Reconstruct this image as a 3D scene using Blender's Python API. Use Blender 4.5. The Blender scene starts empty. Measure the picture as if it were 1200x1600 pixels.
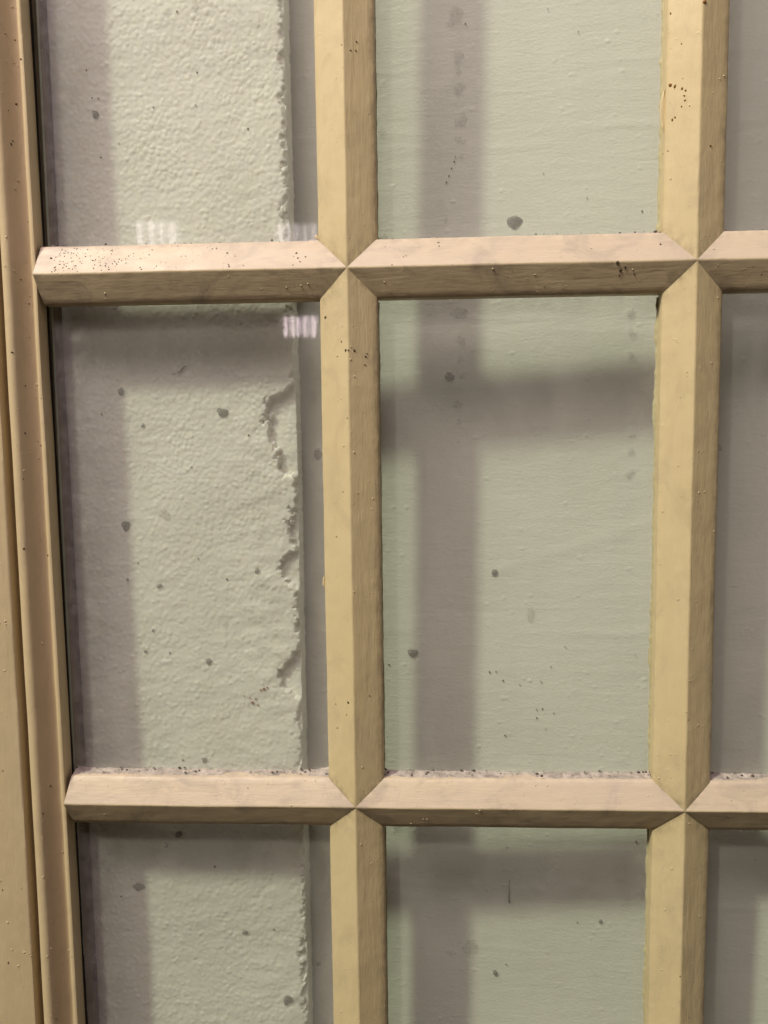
import bpy, bmesh, math, random
import numpy as np
from mathutils import Vector, noise

# ------------------------------------------------------------------ camera, world, lamps, exposure
scene = bpy.context.scene
cam_data = bpy.data.cameras.new('camera')
cam_data.sensor_fit = 'HORIZONTAL'; cam_data.sensor_width = 36.0; cam_data.lens = 42.0
cam_data.clip_start = 0.01; cam_data.clip_end = 50.0
cam = bpy.data.objects.new('camera', cam_data)
cam.location = (0.04703, -0.50877, -0.08553)
cam.rotation_euler = (1.469732, 0.012311, 0.053549)
scene.collection.objects.link(cam); scene.camera = cam

world = bpy.data.worlds.new('World'); scene.world = world; world.use_nodes = True
bg = world.node_tree.nodes['Background']
bg.inputs['Color'].default_value = (1.0, 0.70, 0.45, 1); bg.inputs['Strength'].default_value = 0.035

def area_lamp(name, loc, aim, size, size_y, power, color, shape='RECTANGLE'):
    d = bpy.data.lights.new(name, 'AREA'); d.shape = shape; d.size = size
    if shape in ('RECTANGLE', 'ELLIPSE'): d.size_y = size_y
    d.energy = power; d.color = color
    o = bpy.data.objects.new(name, d); o.location = loc
    o.rotation_euler = (Vector(aim) - Vector(loc)).to_track_quat('-Z', 'Y').to_euler()
    scene.collection.objects.link(o); return o
KEY = Vector((-1.06, -1.0, 1.56)).normalized() * 12.0
area_lamp('key_lamp', Vector((0.06, 0.0, -0.16)) + KEY, (0.06, 0, -0.16), 0.75, 1.35, 970, (0.97, 1.0, 0.71), 'ELLIPSE')
area_lamp('ceiling_lamp', (0.02, -0.42, 0.97), (0.08, 0, -0.12), 1.5, 0.3, 2.0, (1.0, 0.82, 0.88))
area_lamp('fill_lamp', (-0.56, -0.96, 1.30), (0.06, 0, -0.14), 1.4, 0.5, 26.5, (1.0, 0.81, 0.79))  # added fill from upper left to lift the shadows, no known fixture

vs = scene.view_settings
vs.view_transform = 'Standard'; vs.look = 'None'; vs.exposure = 0.0; vs.gamma = 1.0; vs.use_curve_mapping = False
scene.render.engine = 'CYCLES'
scene.cycles.transparent_max_bounces = 12; scene.cycles.max_bounces = 6; scene.cycles.diffuse_bounces = 3; scene.cycles.glossy_bounces = 3
scene.cycles.caustics_reflective = False; scene.cycles.caustics_refractive = False

# ------------------------------------------------------------------ measured positions, in millimetres (x, z[, radius])
EDGE= [(-40.3, 181.5), (-40.8, 142.5), (-42.3, 128.1), (-41.5, 113.7), (-40.6, 88.2), (-42.5, 73.6), (-40.7, 51.4), (-41.8, 40.2), (-40.2, 25.3), (-39.9, 6.5), (-39.6, -16.3), (-38.9, -35.4), (-39.6, -46.9), (-38.7, -62.3), (-44.7, -66.9), (-54.3, -70.6), (-55.8, -81.5), (-53.0, -97.2), (-48.9, -105.9), (-47.5, -114.9), (-40.1, -120.9), (-37.9, -129.7), (-41.7, -140.8), (-43.6, -152.7), (-40.7, -165.6), (-50.1, -172.8), (-51.9, -180.0), (-45.1, -184.1), (-37.2, -189.8), (-39.6, -205.2), (-37.9, -221.6), (-42.2, -233.1), (-48.9, -238.0), (-51.9, -245.5), (-48.8, -253.7), (-39.2, -260.8), (-40.3, -271.2), (-38.9, -283.7), (-40.6, -304.8), (-39.0, -343.0), (-38.7, -390.5), (-40.7, -421.1), (-39.4, -478.8), (-39.5, -524.0)]
P_DARK = [(98.9, 36.3, 4.08), (58.3, -58.0, 2.86), (86.4, -183.3, 2.04), (33.3, -236.7, 2.86), (154.9, -413.5, 1.31), (86.4, -452.9, 1.84), (-27.3, -106.2, 2.86), (-33.0, -454.1, 1.63)]
P_FAINT = [(62.8, 159.6, 5.31), (64.3, 137.4, 3.67), (65.0, 118.7, 3.27), (64.3, 128.1, 2.04), (66.5, 98.8, 3.27), (65.7, 86.8, 2.86), (66.0, 77.3, 1.63), (56.4, 39.3, 1.63), (64.1, -18.1, 4.08), (66.0, -35.8, 2.86), (65.2, -46.9, 2.04), (65.9, -58.1, 1.63), (63.1, -75.6, 2.45), (64.2, -86.9, 1.63), (63.4, -99.0, 1.22), (169.9, -21.2, 2.45), (170.8, -32.9, 2.86), (170.3, -46.6, 2.45), (171.0, -96.2, 2.04), (170.8, -106.2, 2.45), (170.6, -120.3, 2.45), (108.9, -210.4, 3.67), (21.6, -354.6, 2.45), (16.3, 95.8, 2.45), (16.6, 29.4, 2.86), (70.2, -435.5, 4.49), (57.3, -440.3, 2.45), (224.4, -104.8, 1.63)]
P_SMALL = [(69.0, 156.5, 0.82), (118.9, 162.0, 0.61), (136.9, 147.8, 0.61), (61.7, 74.7, 0.82), (60.1, 70.6, 0.73), (58.5, 66.1, 0.73), (56.9, 62.3, 0.82), (62.5, 77.4, 0.65), (116.4, 65.3, 0.49), (142.9, 49.4, 0.53), (175.9, 40.2, 0.82), (83.1, -248.5, 0.82), (87.2, -248.0, 0.65), (91.8, -254.0, 0.82), (102.5, -256.5, 0.53), (113.3, -272.7, 0.65), (117.0, -272.2, 0.73), (113.3, -278.2, 0.73), (124.1, -274.8, 0.57), (116.1, -254.3, 0.57), (119.2, -285.5, 0.49), (93.1, -290.4, 0.73), (122.2, -244.1, 0.53), (175.2, -235.6, 0.49), (131.1, -231.0, 0.61), (17.4, -244.8, 0.82), (94.4, -366.0, 0.61), (93.7, -446.8, 0.82), (112.8, -347.7, 0.49), (177.1, -358.7, 0.82), (251.4, -367.7, 0.61), (140.2, -415.1, 0.61)]
F_DARK = [(-152.7, 98.8, 2.35), (-81.5, -79.2, 2.94), (-144.8, -148.5, 2.94), (-144.1, -65.5, 2.15), (-62.7, -177.2, 1.57), (-94.9, -235.2, 2.15), (-124.7, -186.7, 1.57), (-135.4, -228.7, 1.17), (-118.3, -349.6, 2.35), (-126.6, -357.1, 1.57), (-145.9, -385.3, 3.13), (-50.0, -461.2, 3.13), (-76.7, -415.7, 1.57), (-99.9, -299.8, 1.76), (-131.3, -86.4, 1.17), (-129.9, -215.4, 0.98), (-145.0, -182.6, 0.98), (-156.8, -79.0, 0.78)]
F_FAINT = [(-120.2, -142.2, 3.13), (-169.7, -423.7, 1.96), (-90.5, 158.5, 2.35), (-107.1, 155.5, 1.96), (-83.9, -211.3, 1.96), (-93.7, -86.9, 1.57)]
F_SMALL = [(-157.4, 124.6, 0.59), (-101.3, 155.7, 0.59), (-90.7, 121.4, 0.59), (-61.0, 88.0, 0.63), (-92.1, 102.5, 0.51), (-117.6, 102.2, 0.51), (-154.6, 108.8, 0.51), (-150.8, 108.3, 0.51), (-150.7, 74.3, 0.55), (-139.4, 81.8, 0.39), (-65.6, -93.1, 0.59), (-101.8, -112.4, 0.47), (-138.1, -172.4, 0.51), (-99.7, -169.7, 0.47), (-81.9, -182.8, 0.7), (-114.0, -299.9, 0.59), (-95.5, -371.0, 0.78), (-58.1, -413.6, 0.59), (-158.1, -392.5, 0.59), (-119.8, -229.9, 0.55)]
F_RUST = [(-67.8, -262.2, 1.02), (-65.7, -259.6, 0.63), (-69.4, -258.8, 0.51), (-60.2, -253.0, 1.02), (-62.3, -253.8, 0.7), (-58.2, -252.1, 0.63), (-64.6, -263.4, 0.55), (-73.0, -257.6, 0.47)]
V_MARK = [(0.1, -45.6, 0.48), (-1.4, -45.5, 0.73), (3.3, -45.6, 0.73), (9.5, -48.9, 0.81), (9.0, -53.6, 0.59), (10.2, -47.2, 0.48), (-13.1, -26.4, 0.81), (-3.9, -40.5, 0.44), (6.6, 116.4, 0.51), (3.8, 116.2, 0.51), (7.0, 121.1, 0.55), (177.6, 94.2, 1.1), (179.7, 93.2, 0.95), (183.1, 91.4, 0.81), (184.8, 90.0, 0.73), (184.2, 87.4, 0.66), (184.6, 85.0, 0.66), (183.0, 82.1, 0.51), (178.7, 75.9, 0.73), (180.0, 76.8, 0.55), (198.4, 60.9, 0.73), (192.7, 133.8, 1.1), (176.9, 131.4, 0.55), (182.3, 114.5, 0.44), (-3.3, -249.8, 0.81), (8.9, -246.3, 0.59), (-10.4, -266.2, 0.44), (191.5, -415.2, 0.44)]
H_MARK = [(-169.6, 9.2, 0.81), (149.2, -0.5, 1.1), (151.0, -4.0, 1.1), (153.4, -2.7, 0.73), (150.7, -6.8, 0.59), (158.7, -6.3, 0.59), (51.1, 13.4, 0.73), (51.5, 11.3, 0.55), (173.1, 9.3, 0.73), (-28.7, 8.9, 0.73), (-27.7, 6.1, 0.59), (-23.3, 6.7, 0.59), (-26.3, 3.9, 0.51), (-68.0, 10.1, 0.73), (-66.4, 2.0, 0.59), (110.5, -296.1, 0.92)]

# ------------------------------------------------------------------ helpers
random.seed(7); rng = np.random.default_rng(7)
C = scene.collection
GLASS_Y = 0.0167          # front face of the glass; the muntin crests lie at y = 0
BASE_Y = 0.0075           # arris between a muntin's sloping face and its side
FOAM_Y = 0.039            # front of the foam board
PANEL_Y = 0.0625          # front of the sheet behind
VX = (0.0, 0.192); HZ = (0.0, -0.3131); WV = 0.0166; WH = (0.0165, 0.0150)
X_LEFT = -0.1785; X_RIGHT = 0.345; Z_TOP = 0.29; Z_BOT = -0.60

def link(name, verts, faces, mat, parent=None, smooth=None, uvs=None):
    me = bpy.data.meshes.new(name); me.from_pydata(verts, [], faces); me.update()
    if uvs is not None:
        l = me.uv_layers.new(name='UVMap')
        li = np.empty(len(me.loops), dtype=np.int32); me.loops.foreach_get('vertex_index', li)
        l.data.foreach_set('uv', np.asarray(uvs, dtype=np.float32)[li].ravel())
    if smooth is not None:
        me.polygons.foreach_set('use_smooth', [True] * len(me.polygons))
        me.set_sharp_from_angle(angle=math.radians(smooth))
    me.materials.append(mat)
    o = bpy.data.objects.new(name, me); C.objects.link(o)
    if parent is not None: o.parent = parent
    return o
def thing(name, label, cat, loc=(0, 0, 0), group=None):
    o = bpy.data.objects.new(name, None); o.empty_display_size = 0.05; o.location = loc; C.objects.link(o)
    o['label'] = label; o['category'] = cat
    if group: o['group'] = group
    return o
def stuff(o): o['kind'] = 'stuff'; return o
def n3(x, y, z): return noise.noise(Vector((x, y, z)))
def fix_normals(o):
    bm = bmesh.new(); bm.from_mesh(o.data); bmesh.ops.recalc_face_normals(bm, faces=bm.faces); bm.to_mesh(o.data); bm.free()

# ------------------------------------------------------------------ materials
class NT:
    def __init__(s, name):
        s.m = bpy.data.materials.new(name); s.m.use_nodes = True; s.t = s.m.node_tree; s.t.nodes.clear()
        s.out = s.n('ShaderNodeOutputMaterial')
    def n(s, typ, **kw):
        nd = s.t.nodes.new(typ)
        for k, v in kw.items(): setattr(nd, k, v)
        return nd
    def l(s, a, b): s.t.links.new(a, b)
    def val(s, sock, v):
        if hasattr(v, 'is_linked') or isinstance(v, bpy.types.NodeSocket): s.l(v, sock)
        else: sock.default_value = v
    def mapping(s, vec, scale):
        m = s.n('ShaderNodeMapping'); s.l(vec, m.inputs['Vector']); m.inputs['Scale'].default_value = scale; return m.outputs[0]
    def noise(s, vec, scale, detail=4, rough=0.55, dist=0.0):
        x = s.n('ShaderNodeTexNoise'); s.l(vec, x.inputs['Vector']); x.inputs['Scale'].default_value = scale
        x.inputs['Detail'].default_value = detail; x.inputs['Roughness'].default_value = rough; x.inputs['Distortion'].default_value = dist
        return x.outputs['Fac']
    def vor(s, vec, scale, feature='F1', smooth=0.3):
        x = s.n('ShaderNodeTexVoronoi', feature=feature); s.l(vec, x.inputs['Vector']); x.inputs['Scale'].default_value = scale
        if feature == 'SMOOTH_F1': x.inputs['Smoothness'].default_value = smooth
        return x
    def ramp(s, fac, a, b, ca=0.0, cb=1.0):
        r = s.n('ShaderNodeMapRange'); s.l(fac, r.inputs['Value'])
        r.inputs['From Min'].default_value = a; r.inputs['From Max'].default_value = b
        r.inputs['To Min'].default_value = ca; r.inputs['To Max'].default_value = cb
        return r.outputs['Result']
    def math(s, op, a, b=0.0):
        x = s.n('ShaderNodeMath', operation=op); s.val(x.inputs[0], a); s.val(x.inputs[1], b); return x.outputs[0]
    def mix(s, fac, a, b, blend='MIX'):
        x = s.n('ShaderNodeMix', data_type='RGBA', blend_type=blend); s.val(x.inputs['Factor'], fac)
        s.val(x.inputs['A'], a); s.val(x.inputs['B'], b); return x.outputs['Result']
    def bump(s, h, strength, dist, normal=None):
        b = s.n('ShaderNodeBump'); s.l(h, b.inputs['Height']); b.inputs['Strength'].default_value = strength
        b.inputs['Distance'].default_value = dist
        if normal is not None: s.l(normal, b.inputs['Normal'])
        return b.outputs[0]
    def bsdf(s, color, rough, spec=0.5, normal=None):
        p = s.n('ShaderNodeBsdfPrincipled'); s.val(p.inputs['Base Color'], color); s.val(p.inputs['Roughness'], rough)
        p.inputs['Specular IOR Level'].default_value = spec
        if normal is not None: s.l(normal, p.inputs['Normal'])
        s.l(p.outputs[0], s.out.inputs['Surface']); return p

def paint_material(name, base, smudge, dirt=0.5, speck=0.5, strokes=1.0, edge=0.55):
    t = NT(name)
    uv = t.n('ShaderNodeUVMap').outputs[0]
    info = t.n('ShaderNodeObjectInfo')
    off = t.n('ShaderNodeVectorMath', operation='ADD'); t.l(uv, off.inputs[0])
    cx = t.n('ShaderNodeCombineXYZ'); r = t.math('MULTIPLY', info.outputs['Random'], 37.0)
    t.l(r, cx.inputs[0]); t.l(r, cx.inputs[1]); t.l(cx.outputs[0], off.inputs[1]); uv = off.outputs[0]
    fine = t.noise(t.mapping(uv, (90, 900, 1)), 1.0, 3, 0.6)          # brush lines along the piece
    broad = t.noise(t.mapping(uv, (22, 160, 1)), 1.0, 3, 0.55, 0.6)
    lump = t.noise(t.mapping(uv, (120, 160, 1)), 1.0, 2, 0.5)
    h = t.math('ADD', t.math('MULTIPLY', fine, 0.35 * strokes), t.math('ADD', t.math('MULTIPLY', broad, 0.8 * strokes), t.math('MULTIPLY', lump, 0.35)))
    nibs = t.vor(t.mapping(uv, (330, 330, 1)), 1.0)
    pick = t.ramp(t.noise(t.mapping(uv, (70, 70, 1)), 1.0, 1), 0.55, 0.72)
    nh = t.math('MULTIPLY', t.ramp(nibs.outputs['Distance'], 0.0, 0.22, 1.0, 0.0), pick)
    h2 = t.math('ADD', h, t.math('MULTIPLY', nh, 0.45))
    nrm = t.bump(h2, 0.75, 0.0007)
    # soft greyed smudges and rubbed patches
    sm = t.noise(t.mapping(uv, (30, 55, 1)), 1.0, 5, 0.65, 1.2)
    smf = t.math('MULTIPLY', t.ramp(sm, 0.50, 0.70), dirt)
    col = t.mix(smf, base, smudge)
    tone = t.noise(t.mapping(uv, (9, 40, 1)), 1.0, 3)
    col = t.mix(t.ramp(tone, 0.35, 0.7, 0.0, 0.22), col, (base[0] * 0.93, base[1] * 0.88, base[2] * 0.72, 1))
    st = t.ramp(t.math('ADD', t.math('MULTIPLY', fine, 0.5), t.math('MULTIPLY', broad, 0.5)), 0.38, 0.62, 0.0, strokes * 0.14)
    col = t.mix(st, col, (base[0] * 0.72, base[1] * 0.68, base[2] * 0.60, 1))
    # grime gathered along the putty line and in the joints
    sv = t.n('ShaderNodeSeparateXYZ'); t.l(t.n('ShaderNodeUVMap').outputs[0], sv.inputs[0])
    ev = t.ramp(t.math('ABSOLUTE', sv.outputs[1]), 0.0125, 0.0195)
    at = t.n('ShaderNodeAttribute', attribute_name='joint').outputs['Fac']
    gm = t.math('MULTIPLY', t.math('MAXIMUM', ev, at), t.ramp(t.noise(t.mapping(uv, (160, 260, 1)), 1.0, 4, 0.65), 0.38, 0.66))
    col = t.mix(t.math('MULTIPLY', gm, edge), col, (0.20, 0.155, 0.10, 1))
    # grain sized dirt caught in the brush lines
    gr = t.noise(t.mapping(uv, (700, 1500, 1)), 1.0, 2, 0.6)
    grm = t.math('MULTIPLY', t.ramp(gr, 0.62, 0.72), t.math('MULTIPLY', t.ramp(sm, 0.42, 0.66), dirt))
    col = t.mix(grm, col, (0.16, 0.12, 0.08, 1))
    # pinkish light from above painted into upward faces, along with settled dust
    geo = t.n('ShaderNodeNewGeometry'); sx = t.n('ShaderNodeSeparateXYZ'); t.l(geo.outputs['True Normal'], sx.inputs[0])
    upf = t.math('MULTIPLY', t.ramp(sx.outputs['Z'], 0.15, 0.35), t.ramp(tone, 0.25, 0.7, 0.32, 0.6))
    col = t.mix(upf, col, (0.58, 0.475, 0.455, 1))
    # fly specks
    fs = t.vor(t.mapping(uv, (190, 190, 1)), 1.0)
    rnd = t.n('ShaderNodeSeparateColor'); t.l(fs.outputs['Color'], rnd.inputs[0])
    fsm = t.math('MULTIPLY', t.ramp(fs.outputs['Distance'], 0.05, 0.11, 1.0, 0.0), t.ramp(rnd.outputs[0], 0.945, 0.95))
    col = t.mix(t.math('MULTIPLY', fsm, speck), col, (0.07, 0.045, 0.02, 1))
    rough = t.ramp(t.noise(t.mapping(uv, (40, 120, 1)), 1.0, 3), 0.3, 0.7, 0.38, 0.55)
    t.bsdf(col, rough, 0.45, nrm)
    return t.m
PAINT = (0.69, 0.57, 0.35, 1)
M_PAINT = paint_material('cream_paint', PAINT, (0.48, 0.40, 0.28, 1), 0.40, 0.8, 0.65)
M_PAINT_DIRTY = paint_material('cream_paint_soiled', (0.68, 0.56, 0.38, 1), (0.40, 0.33, 0.25, 1), 0.9, 0.9, 0.5)
M_STILE = paint_material('cream_paint_stile', (0.65, 0.525, 0.34, 1), (0.48, 0.39, 0.26, 1), 0.35, 0.5, 0.5, 0.0)

def plain(name, col, rough=0.7, spec=0.3, vary=0.0, scale=300):
    t = NT(name); c = col
    if vary:
        co = t.n('ShaderNodeTexCoord').outputs['Object']
        nz = t.noise(co, scale, 3)
        c = t.mix(t.ramp(nz, 0.3, 0.7, 0, vary), col, (col[0] * 0.4, col[1] * 0.4, col[2] * 0.4, 1))
    t.bsdf(c, rough, spec); return t.m
M_GRIT = plain('dark_grit', (0.10, 0.075, 0.05, 1), 0.85, 0.2)
M_RUST = plain('rust_spot', (0.27, 0.13, 0.035, 1), 0.8, 0.2)
M_DUST = plain('pale_dust', (0.55, 0.48, 0.45, 1), 0.95, 0.1, 0.9, 190)
M_CRUMB = plain('grey_crumbs', (0.17, 0.14, 0.12, 1), 0.9, 0.1, 0.9, 260)
M_EDGE = plain('paint_on_glass', (0.50, 0.46, 0.28, 1), 0.5, 0.4, 0.3, 400)
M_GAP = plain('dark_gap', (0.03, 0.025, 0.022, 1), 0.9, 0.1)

def stain_material(name, col, lo, hi):
    t = NT(name); co = t.n('ShaderNodeTexCoord').outputs['Object']
    tr = t.n('ShaderNodeBsdfTransparent'); d = t.n('ShaderNodeBsdfDiffuse'); d.inputs['Color'].default_value = col
    mx = t.n('ShaderNodeMixShader'); t.l(t.ramp(t.noise(co, 500, 3), 0.3, 0.7, lo, hi), mx.inputs[0])
    t.l(tr.outputs[0], mx.inputs[1]); t.l(d.outputs[0], mx.inputs[2]); t.l(mx.outputs[0], t.out.inputs['Surface']); return t.m
M_STAIN = stain_material('faint_stain', (0.34, 0.32, 0.29, 1), 0.03, 0.32)
M_SPECK = stain_material('grey_speck', (0.17, 0.17, 0.155, 1), 0.45, 0.9)

def glass_material():
    t = NT('old_window_glass'); co = t.n('ShaderNodeTexCoord').outputs['Object']; geo = t.n('ShaderNodeNewGeometry')
    wav = t.noise(t.mapping(co, (1, 1, 0.5)), 90.0, 3, 0.5)
    nrm = t.bump(wav, 0.12, 0.0001)
    fr = t.n('ShaderNodeFresnel'); fr.inputs['IOR'].default_value = 1.5
    front = t.math('SUBTRACT', 1.0, geo.outputs['Backfacing'])
    fac = t.math('MULTIPLY', t.math('MULTIPLY', fr.outputs[0], 1.6), front)
    tr = t.n('ShaderNodeBsdfTransparent'); tr.inputs['Color'].default_value = (0.970, 0.985, 0.968, 1)
    gl = t.n('ShaderNodeBsdfGlossy'); gl.inputs['Roughness'].default_value = 0.028; t.l(nrm, gl.inputs['Normal'])
    mx = t.n('ShaderNodeMixShader'); t.l(fac, mx.inputs[0]); t.l(tr.outputs[0], mx.inputs[1]); t.l(gl.outputs[0], mx.inputs[2])
    # thin film of grime, thicker in streaks
    df = t.n('ShaderNodeBsdfDiffuse'); df.inputs['Color'].default_value = (0.74, 0.71, 0.70, 1)
    g1 = t.noise(t.mapping(co, (30, 1, 14)), 1.0, 5, 0.6, 0.5); g2 = t.noise(co, 900, 2)
    gf = t.math('ADD', t.ramp(g1, 0.35, 0.75, 0.12, 0.22), t.ramp(g2, 0.68, 0.74, 0.0, 0.06))
    gen = t.n('ShaderNodeSeparateXYZ'); t.l(t.n('ShaderNodeTexCoord').outputs['Generated'], gen.inputs[0])
    ex = t.ramp(t.math('ABSOLUTE', t.math('SUBTRACT', gen.outputs[0], 0.5)), 0.36, 0.43); ez = t.ramp(t.math('ABSOLUTE', t.math('SUBTRACT', gen.outputs[2], 0.5)), 0.41, 0.455)
    g3 = t.noise(co, 130, 4, 0.65)
    eg = t.math('MULTIPLY', t.math('MAXIMUM', ex, ez), t.ramp(g3, 0.35, 0.7, 0.0, 0.16))
    gf = t.math('MULTIPLY', t.math('ADD', gf, eg), front)
    m2 = t.n('ShaderNodeMixShader'); t.l(gf, m2.inputs[0]); t.l(mx.outputs[0], m2.inputs[1]); t.l(df.outputs[0], m2.inputs[2])
    t.l(m2.outputs[0], t.out.inputs['Surface']); return t.m
M_GLASS = glass_material()
M_GLASS_EDGE = plain('green_glass_edge', (0.10, 0.15, 0.09, 1), 0.3, 0.5)

def foam_material():
    t = NT('white_bead_foam'); co = t.n('ShaderNodeTexCoord').outputs['Object']
    v = t.vor(t.mapping(co, (1, 0.6, 1)), 300); big = t.noise(co, 26, 4)
    sep = t.n('ShaderNodeSeparateColor'); t.l(v.outputs['Color'], sep.inputs[0])
    col = t.mix(t.ramp(sep.outputs[0], 0, 1, 0, 0.35), (0.92, 0.91, 0.85, 1), (0.84, 0.83, 0.76, 1))
    col = t.mix(t.ramp(big, 0.45, 0.75, 0, 0.35), col, (0.81, 0.785, 0.70, 1))
    h = t.math('ADD', t.math('MULTIPLY', t.noise(co, 1100, 3), 0.4), t.ramp(v.outputs['Distance'], 0, 0.75, 1.0, 0.0))
    p = t.bsdf(col, 0.55, 0.35, t.bump(h, 0.35, 0.0002))
    p.inputs['Subsurface Weight'].default_value = 0.5; p.inputs['Subsurface Radius'].default_value = (1.0, 0.9, 0.75); p.inputs['Subsurface Scale'].default_value = 0.006; return t.m
M_FOAM = foam_material()

def panel_material():
    t = NT('white_painted_sheet'); co = t.n('ShaderNodeTexCoord').outputs['Object']
    lines = t.noise(t.mapping(co, (30, 1, 130)), 1.0, 4, 0.6, 0.5)
    rl = t.noise(t.mapping(co, (420, 1, 640)), 1.0, 3, 0.6); bl = t.vor(t.mapping(co, (1, 1, 1.3)), 150)
    blm = t.ramp(t.noise(co, 60, 2), 0.5, 0.7)
    h = t.math('ADD', t.math('MULTIPLY', lines, 0.9), t.math('ADD', t.math('MULTIPLY', rl, 0.5), t.math('MULTIPLY', t.math('MULTIPLY', t.ramp(bl.outputs['Distance'], 0.0, 0.35, 1.0, 0.0), blm), 0.8)))
    big = t.noise(co, 14, 4)
    col = t.mix(t.ramp(big, 0.4, 0.75, 0, 0.3), (0.86, 0.87, 0.80, 1), (0.79, 0.79, 0.71, 1))
    p = t.bsdf(col, 0.45, 0.4, t.bump(h, 0.6, 0.0008))
    return t.m
M_PANEL = panel_material()

def emit(name, col, st):
    t = NT(name); e = t.n('ShaderNodeEmission'); e.inputs['Color'].default_value = col; e.inputs['Strength'].default_value = st
    t.l(e.outputs[0], t.out.inputs['Surface']); return t.m
M_TUBE = emit('lit_tube', (1.0, 0.80, 0.84, 1), 14.0); M_TUBE.cycles.emission_sampling = 'NONE'
M_TUBE_DIM = emit('dim_tube', (1.0, 0.88, 0.88, 1), 7.0); M_TUBE_DIM.cycles.emission_sampling = 'NONE'
M_HOUSING = plain('white_steel', (0.7, 0.7, 0.7, 1), 0.4, 0.4)

# ------------------------------------------------------------------ sheet behind the window (slightly skewed)
def panel_y(x, z):
    y = PANEL_Y + 0.018 * (min(max(z, -0.5), 0.2) + 0.235) - 0.060 * (x - 0.1)
    return y
def build_panel():
    root = thing('backing_sheet', 'pale smooth white sheet fixed behind the middle and right panes', 'panel', (0.1, PANEL_Y + 0.004, Z_BOT - 0.05))
    xs = np.arange(-0.19, 0.40, 0.0022); zs = np.arange(-0.66, 0.36, 0.0022); nx, nz = len(xs), len(zs)
    ridges = [(0.0915, 0.5, -0.0), (-0.2215, 0.45, 0.0), (-0.2085, -0.25, 0.0), (0.131, 0.35, 0.004), (0.083, 0.3, 0.0), (-0.246, 0.2, 0), (-0.024, 0.4, -0.02), (-0.030, 0.3, -0.02), (-0.3945, 0.6, -0.035)]
    dents = [(rng.uniform(-0.03, 0.3), rng.uniform(-0.45, 0.2), rng.uniform(0.0015, 0.004), rng.uniform(-0.35, 0.35)) for k in range(170)]
    dents += [(0.1705 + rng.uniform(-.002, .002), z, 0.0026, 0.55) for z in (-0.021, -0.033, -0.047, -0.096, -0.106, -0.12, -0.085, -0.06)]
    dents += [(rng.uniform(0.06, 0.20), -0.392 + rng.uniform(-.004, .004), 0.003, 0.7) for k in range(16)]
    dents += [(0.0655 + rng.uniform(-.003, .003), rng.uniform(-0.11, 0.16), 0.0025, 0.4) for k in range(22)]
    X, Z = np.meshgrid(xs, zs)
    Yv = PANEL_Y + 0.018 * (np.clip(Z, -0.5, 0.2) + 0.235) - 0.060 * (X - 0.1)
    W = np.zeros_like(Yv)
    for z0, a, sl in ridges:
        wob = 0.0012 * np.sin(X * 41 + z0 * 90) + 0.0006 * np.sin(X * 133 + z0 * 50)
        W += a * np.exp(-((Z - z0 - sl * (X - 0.1) - wob) / 0.0016) ** 2) * (0.55 + 0.45 * np.sin(X * 27 + z0 * 300))
    for dx, dz, r, a in dents: W += a * np.exp(-(((X - dx) ** 2 + ((Z - dz) * 1.2) ** 2) / r ** 2))
    # a shallow crease running up to the right
    dcr = (Z + 0.1685) - 0.33 * (X - 0.13)
    W += 0.28 * np.exp(-(dcr / 0.004) ** 2) * ((X > 0.085) & (X < 0.185))
    lowf = np.array([[n3(x * 9, 3.1, z * 16) for x in xs[::4]] for z in zs[::4]])
    lowf = np.kron(lowf, np.ones((4, 4)))[:nz, :nx]
    k = np.ones(5) / 5
    lowf = np.apply_along_axis(lambda v: np.convolve(v, k, 'same'), 0, lowf); lowf = np.apply_along_axis(lambda v: np.convolve(v, k, 'same'), 1, lowf)
    Yv = Yv - W * 0.0008 - lowf * 0.0007
    V = np.stack([X, Yv, Z], -1).reshape(-1, 3) - np.array(root.location)
    idx = np.arange(nx * nz).reshape(nz, nx)
    F = np.stack([idx[:-1, :-1], idx[:-1, 1:], idx[1:, 1:], idx[1:, :-1]], -1).reshape(-1, 4).tolist()
    n = nx * nz
    V = V.tolist()
    ring = list(idx[0, :]) + list(idx[1:, -1]) + list(idx[-1, -2::-1]) + list(idx[-2:0, 0])
    for i in ring: V.append([V[i][0], PANEL_Y + 0.018 - root.location[1], V[i][2]])
    m = len(ring)
    for j in range(m): F.append([int(ring[j]), n + j, n + (j + 1) % m, int(ring[(j + 1) % m])])
    F.append([n + j for j in range(m)][::-1])
    link('sheet', V, F, M_PANEL, root, 60)
    return root
PANEL = build_panel()

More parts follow.
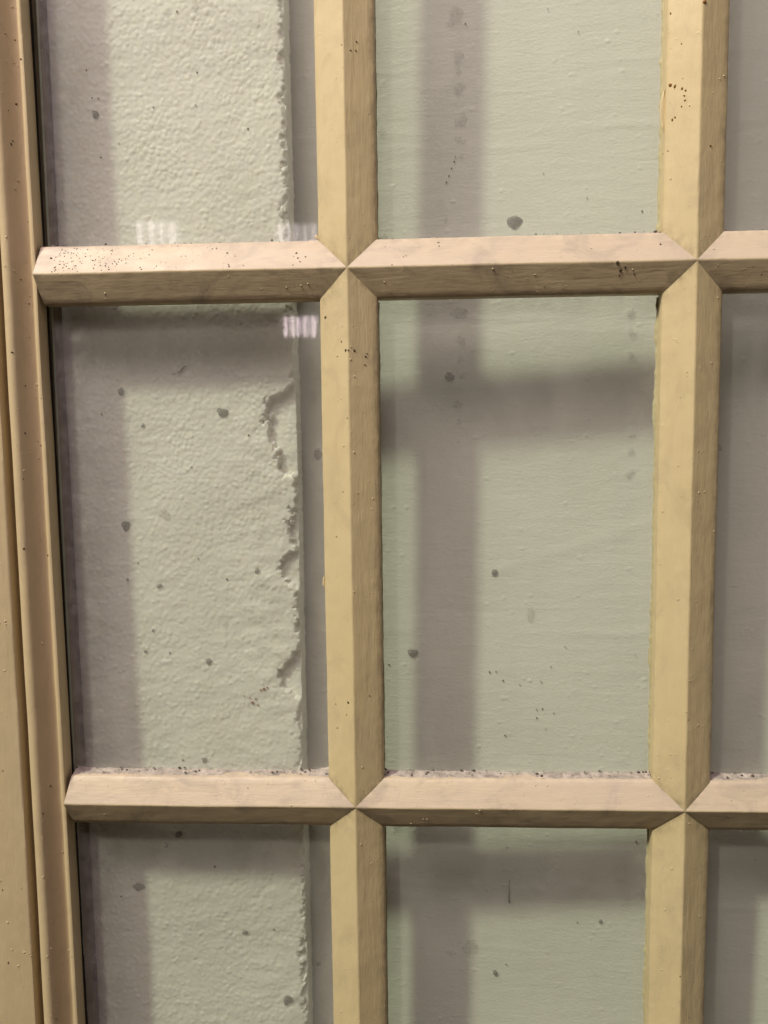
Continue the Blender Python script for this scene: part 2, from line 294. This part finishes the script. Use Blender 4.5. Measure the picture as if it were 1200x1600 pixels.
# ------------------------------------------------------------------ foam board in the left column
edge_z = np.array([e[1] for e in EDGE])[::-1] / 1000; edge_x = np.array([e[0] for e in EDGE])[::-1] / 1000
def build_foam():
    root = thing('foam_board', 'white bead foam board with a crumbled right edge behind the left panes', 'foam board', (-0.11, FOAM_Y + 0.01, Z_BOT - 0.02))
    step = 0.0006
    xs = np.arange(-0.1794, -0.0345, step); zs = np.arange(-0.56, 0.27, step); nx, nz = len(xs), len(zs)
    X, Z = np.meshgrid(xs, zs)
    back = np.interp(Z, [-0.56, -0.44, -0.29, -0.10, 0.03, 0.27], [-0.0372, -0.0372, -0.0372, -0.0366, -0.0382, -0.0390])
    fe = np.interp(Z, edge_z, edge_x)
    # beads: jittered cells with domes of differing height
    cs = 0.0037
    gx = np.arange(xs[0] - 2 * cs, xs[-1] + 2 * cs, cs); gz = np.arange(zs[0] - 2 * cs, zs[-1] + 2 * cs, cs * 0.88)
    PX = gx[None, :] + rng.uniform(-0.42, 0.42, (len(gz), len(gx))) * cs + ((np.arange(len(gz)) % 2) * 0.5 * cs)[:, None]
    PZ = gz[:, None] + rng.uniform(-0.40, 0.40, (len(gz), len(gx))) * cs
    PH = rng.normal(0, 1, (len(gz), len(gx))); TX = rng.normal(0, 1, (len(gz), len(gx))); TZ = rng.normal(0, 1, (len(gz), len(gx)))
    ci = ((X - gx[0]) / cs).round().astype(int); cj = ((Z - gz[0]) / (cs * 0.88)).round().astype(int)
    d1 = np.full(X.shape, 9.0); d2 = np.full(X.shape, 9.0); hh = np.zeros(X.shape); tl = np.zeros(X.shape)
    for dj in (-2, -1, 0, 1, 2):
        for di in (-2, -1, 0, 1, 2):
            j = np.clip(cj + dj, 0, len(gz) - 1); i = np.clip(ci + di, 0, len(gx) - 1)
            d = np.hypot(X - PX[j, i], Z - PZ[j, i]); near = d < d1
            d2 = np.where(near, d1, np.minimum(d2, d)); hh = np.where(near, PH[j, i], hh); tl = np.where(near, TX[j, i] * (X - PX[j, i]) + TZ[j, i] * (Z - PZ[j, i]), tl); d1 = np.where(near, d, d1)
    gapd = np.clip((d2 - d1) / 0.0013, 0, 1); gapd = gapd * gapd * (3 - 2 * gapd)
    def low(sx, sz, seed):
        a = np.array([[n3(x * sx, seed, z * sz) for x in xs[::5]] for z in zs[::5]])
        a = np.kron(a, np.ones((5, 5)))[:nz, :nx]; k = np.ones(7) / 7
        a = np.apply_along_axis(lambda v: np.convolve(np.pad(v, 3, 'edge'), k, 'valid'), 0, a)
        return np.apply_along_axis(lambda v: np.convolve(np.pad(v, 3, 'edge'), k, 'valid'), 1, a)
    l1 = low(30, 40, 1.3); l2 = low(90, 190, 5.7); l3 = low(14, 22, 9.1); l4 = low(60, 260, 2.2)
    # the beads stand out most at the top, the surface is rubbed smoother lower down
    amp = np.interp(Z, [-0.56, -0.33, -0.24, -0.13, -0.02, 0.27], [0.5, 0.5, 0.55, 1.0, 1.05, 1.1]) * (0.75 + 0.7 * l1)
    amp *= np.interp(X, [-0.176, -0.13, -0.11], [0.5, 0.75, 1.0])
    H = (np.clip(hh, -1.5, 0.9) * 0.00013 * gapd + tl * 0.050 * gapd + 0.00030 * np.sqrt(np.clip(gapd, 0, 1)) * np.clip(1 - (d1 / 0.0028) ** 2, 0, 1)) * amp
    # finer grain between and over the beads
    c2 = 0.0027; hx = np.arange(xs[0] - 2 * c2, xs[-1] + 2 * c2, c2); hz = np.arange(zs[0] - 2 * c2, zs[-1] + 2 * c2, c2)
    QX = hx[None, :] + rng.uniform(-0.45, 0.45, (len(hz), len(hx))) * c2; QZ = hz[:, None] + rng.uniform(-0.45, 0.45, (len(hz), len(hx))) * c2
    QA = np.clip(rng.normal(0.25, 0.7, QX.shape), -0.5, 1.6)
    i0 = ((X - hx[0]) / c2).round().astype(int); j0 = ((Z - hz[0]) / c2).round().astype(int); e1 = np.full(X.shape, 9.0); qa = np.zeros(X.shape)
    for dj in (-1, 0, 1):
        for di in (-1, 0, 1):
            j = np.clip(j0 + dj, 0, len(hz) - 1); i = np.clip(i0 + di, 0, len(hx) - 1); d = np.hypot(X - QX[j, i], Z - QZ[j, i])
            near = d < e1; e1 = np.where(near, d, e1); qa = np.where(near, QA[j, i], qa)
    H += qa * 0.00022 * np.clip(1 - (e1 / 0.0017) ** 2, 0, 1) * (1.25 - 0.6 * amp)
    H += l2 * 0.00025 * (1.5 - amp) + l3 * 0.0010 + l4 * 0.0002
    tear = np.exp(-((X + 0.055) / 0.02) ** 2) * np.interp(Z, [-0.56, -0.30, -0.2, -0.09, 0.0], [0.3, 0.5, 1.2, 0.8, 0.2])
    H += tear * l2 * 0.0007
    # crumbled away edge: the surface falls off a few millimetres, bead by bead
    jag = hh * 0.0012 + qa * 0.0010 + l2 * 0.002
    t = np.clip((X - fe + jag) / 0.0030, 0, 1); t = t * t * (3 - 2 * t)
    depth = np.interp(Z, [-0.56, -0.28, -0.25, -0.07, -0.05, 0.27], [0.0025, 0.0025, 0.0046, 0.0050, 0.0025, 0.0025])
    H -= t * depth * (1 + 0.3 * l1)
    Yv = FOAM_Y - H
    Xv = np.minimum(X, back + 0.0002 * hh)
    V = np.stack([Xv, Yv, Z], -1)
    idx = np.arange(nx * nz).reshape(nz, nx)
    F = np.stack([idx[:-1, :-1], idx[:-1, 1:], idx[1:, 1:], idx[1:, :-1]], -1)
    keep = ~((X[:-1, :-1] > back[:-1, :-1]) & (X[1:, :-1] > back[1:, :-1]))
    F = F[keep].reshape(-1, 4).tolist()
    V = (V.reshape(-1, 3) - np.array(root.location)).tolist()
    # right flank, left flank, top and bottom, back
    n = len(V); last = np.array([max(np.nonzero(X[j] <= back[j])[0]) + 1 for j in range(nz)]); last = np.minimum(last, nx - 1)
    rim = [int(idx[j, last[j]]) for j in range(nz)]; lim = [int(idx[j, 0]) for j in range(nz)]
    yb = 0.0605 - root.location[1]
    for i in rim: V.append([V[i][0] + 0.0004, yb, V[i][2]])
    for i in lim: V.append([V[i][0], yb, V[i][2]])
    for j in range(nz - 1):
        F.append([rim[j], n + j, n + j + 1, rim[j + 1]])
        F.append([lim[j + 1], n + nz + j + 1, n + nz + j, lim[j]])
        F.append([n + j, n + nz + j, n + nz + j + 1, n + j + 1])
    o = link('foam_body', V, F, M_FOAM, root, 75)
    def surf(x, z):
        i = min(max(int(round((x - xs[0]) / step)), 0), nx - 1); j = min(max(int(round((z - zs[0]) / step)), 0), nz - 1)
        return float(Yv[j, i])
    return root, surf
FOAM, foam_surf = build_foam()

# ------------------------------------------------------------------ specks, stains and grit
def blob(x, y, z, r, sides=11, elong=1.0, ang=0.0, seed=0, thick=0.00025, lump=0.22):
    rr = random.Random(seed); vs_, fs_ = [(x, y - thick, z)], []
    for ring, (k, dy) in enumerate(((0.8, 0.75), (1.0, -0.6))):
        for i in range(sides):
            a = 2 * math.pi * i / sides; q = r * k * (1 + lump * n3(math.cos(a) * 1.6 + seed * 3.3, math.sin(a) * 1.6, seed * 1.7))
            u, v = q * math.cos(a) * elong, q * math.sin(a) / math.sqrt(elong)
            vs_.append((x + u * math.cos(ang) - v * math.sin(ang), y - thick * dy, z + u * math.sin(ang) + v * math.cos(ang)))
    for i in range(sides):
        j = (i + 1) % sides; fs_.append((0, 1 + i, 1 + j)); fs_.append((1 + i, 1 + sides + i, 1 + sides + j, 1 + j))
    return vs_, [f[::-1] for f in fs_]
def joined(name, items, mat, parent, **kw):
    V, F = [], []; L = Vector(parent.location)
    for k, (x, y, z, r) in enumerate(items):
        v, f = blob(x - L.x, y - L.y, z - L.z, r, seed=k + 11, **kw); b = len(V); V += v; F += [tuple(i + b for i in q) for q in f]
    return stuff(link(name, V, F, mat, parent, 50))
def singles(name, pts, mat, parent, surf, thick=0.0003, lump=0.3, lift=0.0002):
    L = Vector(parent.location)
    for k, (x, z, r) in enumerate(pts):
        x, z, r = x / 1000, z / 1000, r / 1000; rr = random.Random(k * 5 + len(pts))
        v, f = blob(0, 0, 0, r, 14, rr.uniform(1.0, 1.35), rr.uniform(0, 3.1), k + len(pts), thick, lump)
        o = link(name, v, f, mat, parent, 60); o.location = (x - L.x, surf(x, z) - lift - L.y, z - L.z)
singles('dirt_speck', P_DARK, M_SPECK, PANEL, panel_y, 0.00008, 0.35, lift=0.0011)
singles('stain', P_FAINT, M_STAIN, PANEL, panel_y, 0.0001, 0.9, lift=0.0012)
joined('grit', [(x / 1000, panel_y(x / 1000, z / 1000) - 0.0008, z / 1000, r / 1400) for x, z, r in P_SMALL], M_CRUMB, PANEL, sides=7)
singles('dirt_speck', F_DARK, M_SPECK, FOAM, foam_surf, 0.00008, 0.5, lift=0.0008)
singles('stain', F_FAINT, M_STAIN, FOAM, foam_surf, 0.0002, 1.0, lift=0.0008)
joined('grit', [(x / 1000, foam_surf(x / 1000, z / 1000) - 0.0005, z / 1000, r / 1000) for x, z, r in F_SMALL], M_GRIT, FOAM, sides=7)
joined('rust_spots', [(x / 1000, foam_surf(x / 1000, z / 1000) - 0.0006, z / 1000, r / 1000) for x, z, r in F_RUST], M_RUST, FOAM, sides=7)
joined('drip_mark', [(0.0957 + 0.0002 * math.sin(k), panel_y(0.0957, -0.397) - 0.0011, -0.388 - 0.0011 * k, 0.0003 + (0.0005 if k == 14 else 0.00003 * k)) for k in range(15)], M_CRUMB, PANEL, sides=7)
ix, iz = -0.1057, -0.0524
ins = [(ix + t * 0.0042, foam_surf(ix, iz) - 0.0011, iz + t * 0.0027 + 0.0006 * math.sin(t * 5), 0.0007 * (1.15 - abs(t))) for t in np.linspace(-1, 1, 11)]
ins += [(ix - 0.0042 - 0.0006 * k, foam_surf(ix, iz) - 0.0011, iz - 0.0028 - 0.0001 * k, 0.00028) for k in range(4)] + [(ix + 0.0042 + 0.0003 * k, foam_surf(ix, iz) - 0.0011, iz + 0.004 + 0.0011 * k, 0.00022) for k in range(5)]
joined('dead_insect', ins, M_GRIT, FOAM, sides=7)

# ------------------------------------------------------------------ the glazed sash
SASH = thing('window_sash', 'cream painted glazed sash with ridged muntins and moulded left stile', 'window', (0, 0, Z_BOT))
def rel(v): return (v[0], v[1], v[2] - Z_BOT)
def wob(x, z): return (0.00022 * n3(x * 45, 7.7, z * 45) + 0.00012 * n3(x * 160, 1.2, z * 160),
                       0.00030 * n3(x * 16, 2.2, z * 16) + 0.0001 * n3(x * 90, 5.2, z * 90))
PROF = [(-1.0, 0.0165), (-1.0, 0.0130), (-1.0, 0.0090), (-0.99, 0.0081), (-0.965, 0.0076), (-0.93, 0.0071), (-0.78, 0.0059), (-0.6, 0.00452), (-0.42, 0.00314),
        (-0.24, 0.00178), (-0.085, 0.000615), (-0.062, 0.00044), (-0.045, 0.00031), (-0.022, 0.00018), (0.0, 0.00013)]
PROF = PROF + [(-t, y) for t, y in PROF[-2::-1]]
def muntin(axis, c, a0, a1, w, m0, m1, mat, step=0.003, off=(0, 0)):
    """a ridged bar along x ('h') or z ('v') from a0 to a1 at cross position c; m0, m1: how far the mitre runs back at either end"""
    n = max(8, int(abs(a1 - a0) / step)); V, F, UV, JN = [], [], [], []; np_ = len(PROF)
    for i in range(n + 1):
        f = i / n
        for t, y in PROF:
            s = (a0 + m0 * abs(t)) * (1 - f) + (a1 - m1 * abs(t)) * f
            cc = c + t * w
            x, z = (s, cc) if axis == 'h' else (cc, s)
            dy, dc = wob(x, z)
            k = 1.0 if y < 0.0125 else 0.0
            dy += off[0] + off[1] * t; JN.append(max(math.exp(-(s - a0 - m0 * abs(t)) / 0.006) if m0 else 0, math.exp(-(a1 - m1 * abs(t) - s) / 0.006) if m1 else 0))
            if axis == 'h': z += dc * k
            else: x += dc * k
            V.append(rel((x, y + dy * k, z))); UV.append((s, t * w + y * 0.3))
    for i in range(n):
        for j in range(np_ - 1):
            a = i * np_ + j
            q = (a, a + np_, a + np_ + 1, a + 1)
            F.append(q if axis == 'v' else q[::-1])
    F.append(tuple(range(np_))); F.append(tuple(n * np_ + j for j in range(np_)))
    o = link('muntin', V, F, mat, SASH, None, UV); fix_normals(o)
    o['lift'] = float(off[0]); o.data.attributes.new('joint', 'FLOAT', 'POINT').data.foreach_set('value', JN)
    o.data.polygons.foreach_set('use_smooth', [True] * len(o.data.polygons)); o.data.set_sharp_from_angle(angle=math.radians(28))
    return o
def face_y(t): return float(np.interp(abs(t), [0, 0.055, 0.93, 1.0], [0.0001, 0.0004, 0.0071, 0.0088]))
def nibs(o, axis, c, a0, a1, w, m, count, seed):
    rr = random.Random(seed); V, F = [], []
    for k in range(count):
        t = rr.uniform(-0.92, 0.92); r = rr.choice((0.00022, 0.00028, 0.00035, 0.0005)) * rr.uniform(0.8, 1.15)
        s = rr.uniform(a0 + m * abs(t) + 0.002, a1 - m * abs(t) - 0.002)
        x, z = (s, c + t * w) if axis == 'h' else (c + t * w, s)
        if n3(x * 28, seed, z * 28) < -0.02: continue
        dy, _ = wob(x, z); y = face_y(t) + dy + o['lift']
        v, f = blob(x, y, z - Z_BOT, r, 7, 1, 0, k + seed, r * 0.75, 0.2); b = len(V); V += v; F += [tuple(i + b for i in q) for q in f]
    stuff(link('paint_nibs', V, F, M_PAINT, o, 80))
bars = []
xcols = [(X_LEFT + 0.0014, VX[0]), (VX[0], VX[1]), (VX[1], X_RIGHT)]
zrows = [(HZ[0], Z_TOP), (HZ[1], HZ[0]), (Z_BOT, HZ[1])]
hbar, vbar = {}, {}
for r, z in enumerate(HZ):
    for k, (x0, x1) in enumerate(xcols):
        m0 = 0.0026 if k == 0 else WV; m1 = 0.0 if k == 2 else WV
        xx0 = x0 - (0.0020 if (k == 0 and r == 0) else 0) + (0.0006 if (k == 0 and r == 1) else 0)
        o = muntin('h', z, xx0, x1, WH[r], m0, m1, M_PAINT_DIRTY, off=(random.uniform(-.00030, .00010), random.uniform(-.00012, .00012))); hbar[r, k] = o
        nibs(o, 'h', z, xx0, x1, WH[r], WV, 26, 100 + r * 10 + k)
for k, x in enumerate(VX):
    for r, (z0, z1) in enumerate(zrows):
        m0 = 0.0 if r == 2 else (WH[0] if r == 0 else WH[1]); m1 = 0.0 if r == 0 else (WH[0] if r == 1 else WH[1])
        o = muntin('v', x, z0, z1, WV, m0, m1, M_PAINT, off=(random.uniform(-.00010, .00025), random.uniform(-.00012, .00012))); vbar[k, r] = o
        nibs(o, 'v', x, z0, z1, WV, 0.0165, 75 if r == 1 else 50, 200 + r * 10 + k)

# fly marks and grit on the bars
def on_bar(x, z, vert):
    if vert:
        c = min(VX, key=lambda q: abs(q - x)); t = (x - c) / WV
    else:
        i = 0 if abs(z) < abs(z - HZ[1]) else 1; t = (z - HZ[i]) / WH[i]
    return face_y(t) + wob(x, z)[0] - 0.00008
class _P: pass
def marks(name, parent, pts, mat, sides=7, thick=0.00018):
    V, F = [], []; lift = parent.get('lift', 0.0) - (0.00006 if 'lift' in parent else 0)
    for k, (x, y, z, r) in enumerate(pts):
        v, f = blob(x, y + lift, z - Z_BOT, r, sides, 1.25, k * 0.7, k + 40, thick, 0.5); b = len(V); V += v; F += [tuple(i + b for i in q) for q in f]
    if V: stuff(link(name, V, F, mat, parent, 70))
for k in (0, 1):
    for r in (0, 1, 2):
        z0, z1 = zrows[r]
        sel = [(x / 1000, on_bar(x / 1000, z / 1000, True), z / 1000, q / 1000 * 0.85) for x, z, q in V_MARK if abs(x / 1000 - VX[k]) < 0.02 and z0 < z / 1000 <= z1]
        marks('fly_marks', vbar[k, r], sel, M_RUST if (k == 1 and r == 0) else M_GRIT)
for r in (0, 1):
    for k, (x0, x1) in enumerate(xcols):
        sel = [(x / 1000, on_bar(x / 1000, z / 1000, False), z / 1000, q / 1000 * 0.8) for x, z, q in H_MARK if x0 < x / 1000 <= x1 and abs(z / 1000 - HZ[r]) < 0.02]
        rr = random.Random(r * 7 + k)
        if (r, k) == (0, 0):            # peppered with soot on the left half of its upper face
            for i in range(210):
                x = min(-0.168 + abs(rr.gauss(0, 1)) * 0.042, -0.03); t = rr.uniform(0.06, 0.93)
                if n3(x * 60, 3, t * 2) > -0.15: sel.append((x, face_y(t) + wob(x, t * WH[0])[0] - 0.00005, t * WH[0], rr.choice((0.00016, 0.0002, 0.0003, 0.00036))))
        else:
            for i in range(9):
                x = rr.uniform(x0 + 0.02, x1 - 0.02); t = rr.uniform(-0.9, 0.93)
                sel.append((x, face_y(t) + wob(x, HZ[r] + t * WH[r])[0] - 0.00005, HZ[r] + t * WH[r], rr.choice((0.00014, 0.00018, 0.00025))))
        marks('grime_specks', hbar[r, k], sel, M_GRIT)

# dust lying on the upper ledges of the lower bars
for r in (0, 1):
    for k, (x0, x1) in enumerate(xcols):
        zt = HZ[r] + WH[r]; rr = random.Random(50 + r * 3 + k); a, b = x0 + (0.003 if k == 0 else WV + 0.0003), x1 - (WV + 0.0003 if k < 2 else 0.01)
        nx = int((b - a) / 0.0008); V, F = [], []; ny = 9
        for i in range(nx + 1):
            x = a + (b - a) * i / nx
            for j in range(ny):
                y = 0.0094 + (GLASS_Y - 0.0001 - 0.0094) * j / (ny - 1)
                h = 0.00015 + 0.0006 * max(0, n3(x * 210, y * 260, k + r)) + 0.0009 * max(0, n3(x * 620, y * 620, k * 3)) + 0.0012 * (j / (ny - 1)) ** 4
                if j == 0: h = -0.0003
                h += 0.0011 * n3(x * 35, 9.0, k + 2 * r) + 0.0016 * math.exp(-min(x - a, b - x) / 0.005) * (j / (ny - 1)) - 0.0002
                V.append(rel((x, y, zt + h)))
        for i in range(nx):
            for j in range(ny - 1): q = i * ny + j; F.append((q, q + 1, q + ny + 1, q + ny))
        o = stuff(link('dust', V, F, M_DUST, hbar[r, k], 60)); fix_normals(o)
        pts = []
        for i in range(85 if r else 25):
            x = a + (b - a) * (rr.random() if rr.random() < 0.7 else (rr.random() ** 4 if rr.random() < 0.5 else 1 - rr.random() ** 4))
            y = rr.uniform(0.0102, 0.0160) if rr.random() < 0.4 else rr.uniform(0.0138, 0.0163)
            pts.append((x, y, zt + 0.0011 + (0.001 if y > 0.0148 else 0), rr.choice((0.00022, 0.0003, 0.0004, 0.0005, 0.0009))))
        V, F = [], []
        for i, (x, y, z, q) in enumerate(pts):
            bse = len(V); e = [rr.uniform(0.5, 1.3) for _ in range(6)]
            V += [rel((x + q * e[0], y, z)), rel((x - q * e[1] * 1.4, y, z)), rel((x, y + q * e[2], z)), rel((x, y - q * e[3], z)), rel((x, y, z + q * e[4] * 0.8)), rel((x, y, z - q * e[5] * 0.6))]
            for f in ((0, 2, 4), (2, 1, 4), (1, 3, 4), (3, 0, 4), (2, 0, 5), (1, 2, 5), (3, 1, 5), (0, 3, 5)): F.append(tuple(bse + i_ for i_ in f))
        stuff(link('dust_crumbs', V, F, M_CRUMB, hbar[r, k], None))

# runs of paint on the glass beside the upright bars, and a loose flake
def paint_run(parent, xb, side, z0, z1, amp, seed):
    n = int((z1 - z0) / 0.0012); V, F = [], []
    for i in range(n + 1):
        z = z0 + (z1 - z0) * i / n
        wd = amp * (0.35 + 0.9 * max(0, n3(z * 55, seed, 0.3)) + 0.5 * max(0, n3(z * 260, seed, 4.3)))
        for q, dy in ((0, -0.0010), (0.6, -0.0007), (1.0, 0.0002)): V.append(rel((xb + side * (wd * q - 0.0003 * (q == 0)), GLASS_Y + dy, z)))
    for i in range(n):
        for j in (0, 1): a = i * 3 + j; F.append((a, a + 1, a + 4, a + 3))
    o = link('paint_run', V, F, M_EDGE, parent, 60); fix_normals(o)
for k, x in enumerate(VX):
    for r, (z0, z1) in enumerate(zrows):
        a = z0 + (0.0175 if r < 2 else 0); b = z1 - (0.0175 if r > 0 else 0)
        paint_run(vbar[k, r], x - WV, -1, a, b, 0.0022 if k else 0.0012, 3.1 * k + r)
        paint_run(vbar[k, r], x + WV, 1, a, b, 0.0008, 7.1 * k + r)
def flake(parent, x, z0, z1, wmax, y0):
    V, F = [], []; n = 12
    for i in range(n + 1):
        f = i / n; z = z0 + (z1 - z0) * f; wd = wmax * math.sin(math.pi * f) ** 0.7 * (1 + 0.25 * n3(z * 400, 2, 2))
        V += [rel((x + 0.0004, y0, z)), rel((x - wd * 0.5, y0 - 0.0008, z)), rel((x - wd, y0 - 0.0003, z)), rel((x - wd * 0.5, y0 + 0.0003, z))]
    for i in range(n):
        for j in range(4): a = i * 4; F.append((a + j, a + (j + 1) % 4, a + 4 + (j + 1) % 4, a + 4 + j))
    o = link('paint_flake', V, F, M_PAINT, parent, 60); fix_normals(o)
flake(vbar[1, 0], VX[1] - WV, 0.070, 0.094, 0.0026, 0.0100)
flake(vbar[0, 1], VX[0] - WV, -0.183, -0.1755, 0.0016, 0.0095)
flake(vbar[0, 0], VX[0] - WV, 0.0172, 0.0205, 0.0024, 0.0100)

# stile with its sunk groove, and the glazing bead that frames the glass
def lean(x, z): return 0.0060 * (-(z + 0.31)) * float(np.interp(x, [-0.197, -0.1765], [0.45, 1.0]))
def sweep(name, prof, mat, z0=Z_BOT, z1=Z_TOP, step=0.004):
    n = int((z1 - z0) / step); V, F, UV = [], [], []; m = len(prof); acc = [0]
    for a, b in zip(prof, prof[1:]): acc.append(acc[-1] + math.hypot(b[0] - a[0], b[1] - a[1]))
    for i in range(n + 1):
        z = z0 + (z1 - z0) * i / n
        for j, (x, y) in enumerate(prof):
            xx = x + lean(x, z) + 0.00025 * n3(x * 20, 4.4, z * 18); V.append(rel((xx, y + 0.00018 * n3(x * 60, 8.1, z * 40), z))); UV.append((z, acc[j]))
    for i in range(n):
        for j in range(m - 1): a = i * m + j; F.append((a, a + 1, a + m + 1, a + m))
    F.append(tuple(range(m))[::-1]); F.append(tuple(n * m + j for j in range(m)))
    o = link(name, V, F, mat, SASH, None, UV); fix_normals(o)
    o.data.polygons.foreach_set('use_smooth', [True] * len(o.data.polygons)); o.data.set_sharp_from_angle(angle=math.radians(35)); return o
STILE = sweep('stile', [(-0.300, 0.070), (-0.300, -0.005), (-0.250, -0.0052), (-0.2005, -0.0050), (-0.1994, -0.0047), (-0.1989, -0.0041), (-0.1987, -0.003), (-0.1985, 0.004), (-0.1982, 0.0062), (-0.196, 0.0064), (-0.196, 0.070)], M_STILE)
bead = [(-0.1955, 0.068), (-0.1953, 0.002)]
for k in range(9):                                   # rounded nose
    a = math.radians(180 - 140 * k / 8); bead.append((-0.1915 + 0.0037 * math.cos(a), -0.0012 - 0.0034 * math.sin(a)))
bead += [(-0.1878, -0.0022), (-0.1868, -0.0008), (-0.1852, 0.0014), (-0.1836, 0.0030), (-0.1818, 0.0042), (-0.1803, 0.0048), (-0.1796, 0.0048)]
bead += [(-0.1794, 0.0036), (-0.1787, 0.0030), (-0.1775, 0.0028), (-0.1768, 0.0031), (-0.1766, 0.0038), (-0.1767, 0.010), (-0.1772, 0.0160), (-0.1795, 0.0175), (-0.1795, 0.068)]
BEAD = sweep('glazing_bead', bead, M_STILE)
M_RABBET = plain('shaded_rabbet', (0.13, 0.10, 0.07, 1), 0.85, 0.2, 0.5, 120)  # dark brown paints in the shade of the recess behind the glass
def rabbet():
    n = 60; V, F = [], []
    for i in range(n + 1):
        z = Z_BOT + (Z_TOP - Z_BOT) * i / n; x = -0.1790 + lean(-0.177, z)
        V += [rel((x, 0.0200, z)), rel((x + 0.0012, 0.0203, z)), rel((x + 0.0014, 0.0385, z)), rel((x, 0.0388, z))]
    for i in range(n):
        for j in range(4): a = i * 4; F.append((a + j, a + (j + 1) % 4, a + 4 + (j + 1) % 4, a + 4 + j))
    fix_normals(link('rabbet', V, F, M_RABBET, STILE, 60))
rabbet()
def gap_strip():  # near-black strip: shade of the gap beside the bead, put in as colour
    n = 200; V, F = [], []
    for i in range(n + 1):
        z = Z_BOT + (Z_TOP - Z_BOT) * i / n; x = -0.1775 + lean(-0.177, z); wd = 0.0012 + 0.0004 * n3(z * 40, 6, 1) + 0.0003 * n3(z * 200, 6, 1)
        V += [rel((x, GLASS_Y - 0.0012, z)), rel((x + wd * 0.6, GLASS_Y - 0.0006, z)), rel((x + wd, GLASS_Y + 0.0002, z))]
    for i in range(n):
        for j in (0, 1): a = i * 3 + j; F.append((a, a + 1, a + 4, a + 3))
    fix_normals(link('dark_gap_strip', V, F, M_GAP, BEAD, 60))
gap_strip()
def stile_nibs(parent, xr, yfun, count, seed, mat):
    rr = random.Random(seed); pts = []
    for i in range(count):
        x = rr.uniform(*xr); z = rr.uniform(-0.47, 0.18); pts.append((x + lean(x, z), yfun(x), z, rr.choice((0.0003, 0.0004, 0.0006))))
    marks('paint_nibs' if mat is M_STILE else 'grime_specks', parent, pts, mat, 7, 0.0003)
bx = [p[0] for p in bead[2:-3]]; by = [p[1] for p in bead[2:-3]]
stile_nibs(STILE, (-0.225, -0.202), lambda x: -0.0051, 40, 1, M_STILE)
stile_nibs(BEAD, (-0.192, -0.180), lambda x: float(np.interp(x, bx, by)), 60, 2, M_STILE)
stile_nibs(BEAD, (-0.192, -0.178), lambda x: float(np.interp(x, bx, by)), 26, 3, M_GRIT)
stile_nibs(STILE, (-0.225, -0.202), lambda x: -0.0051, 22, 4, M_GRIT)

# panes
def pane(x0, x1, z0, z1):
    y0, y1 = GLASS_Y, GLASS_Y + 0.003
    V = [rel(v) for v in ((x0, y0, z0), (x1, y0, z0), (x1, y0, z1), (x0, y0, z1), (x0, y1, z0), (x1, y1, z0), (x1, y1, z1), (x0, y1, z1))]
    F = [(0, 1, 2, 3), (5, 4, 7, 6), (4, 0, 3, 7), (1, 5, 6, 2), (4, 5, 1, 0), (3, 2, 6, 7)]
    o = link('pane', V, F, M_GLASS, SASH); o.data.materials.append(M_GLASS_EDGE); fix_normals(o)
    for p in o.data.polygons:
        if abs(p.normal.y) < 0.5: p.material_index = 1
    return o
for k, (x0, x1) in enumerate(xcols):
    for r, (z0, z1) in enumerate(zrows):
        pane(x0 + (0.0005 if k == 0 else 0.001), x1 - 0.001, z0 + 0.001, z1 - 0.001)

# ------------------------------------------------------------------ tube lights under the ceiling behind the viewer, seen only as reflections
def tube_light(loc, w, length, tubes, label, mat):
    root = thing('tube_light', label, 'ceiling light', loc, 'tube lights mirrored in the left panes')
    root.rotation_euler[0] = 0.32; root.rotation_euler[2] = -math.atan2(0.047 - loc[0], 0.55 - loc[1])
    def box(x0, x1, y0, y1, z0, z1):
        V = [(x0, y0, z0), (x1, y0, z0), (x1, y1, z0), (x0, y1, z0), (x0, y0, z1), (x1, y0, z1), (x1, y1, z1), (x0, y1, z1)]
        return V, [(3, 2, 1, 0), (4, 5, 6, 7), (0, 1, 5, 4), (1, 2, 6, 5), (2, 3, 7, 6), (3, 0, 4, 7)]
    v, f = box(-w / 2 - 0.02, w / 2 + 0.02, -length / 2, length / 2, 0.05, 0.11); link('housing', v, f, M_HOUSING, root)
    for i in range(tubes):
        x = -w / 2 + w * (i + 0.5) / tubes; V, F = [], []; r = w / tubes * 0.25; n = 10
        for yy in (-length / 2, length / 2):
            for q in range(n): V.append((x + r * math.cos(6.2832 * q / n), yy, 0.03 + r * math.sin(6.2832 * q / n)))
        for q in range(n): F.append((q, (q + 1) % n, n + (q + 1) % n, n + q))
        F.append(tuple(range(n))[::-1]); F.append(tuple(range(n, 2 * n)))
        link('tube', V, F, mat, root, 50)
tube_light((-1.774, -5.479, 1.140), 0.27, 0.26, 4, 'bright tube light mirrored in the upper left pane, left of two', M_TUBE_DIM)
tube_light((-0.836, -5.479, 1.106), 0.27, 0.26, 5, 'bright tube light mirrored in the upper left pane beside the upright bar', M_TUBE_DIM)
tube_light((-1.344, -8.979, 0.885), 0.37, 0.45, 5, 'striped tube light mirrored at the top of the middle left pane', M_TUBE)
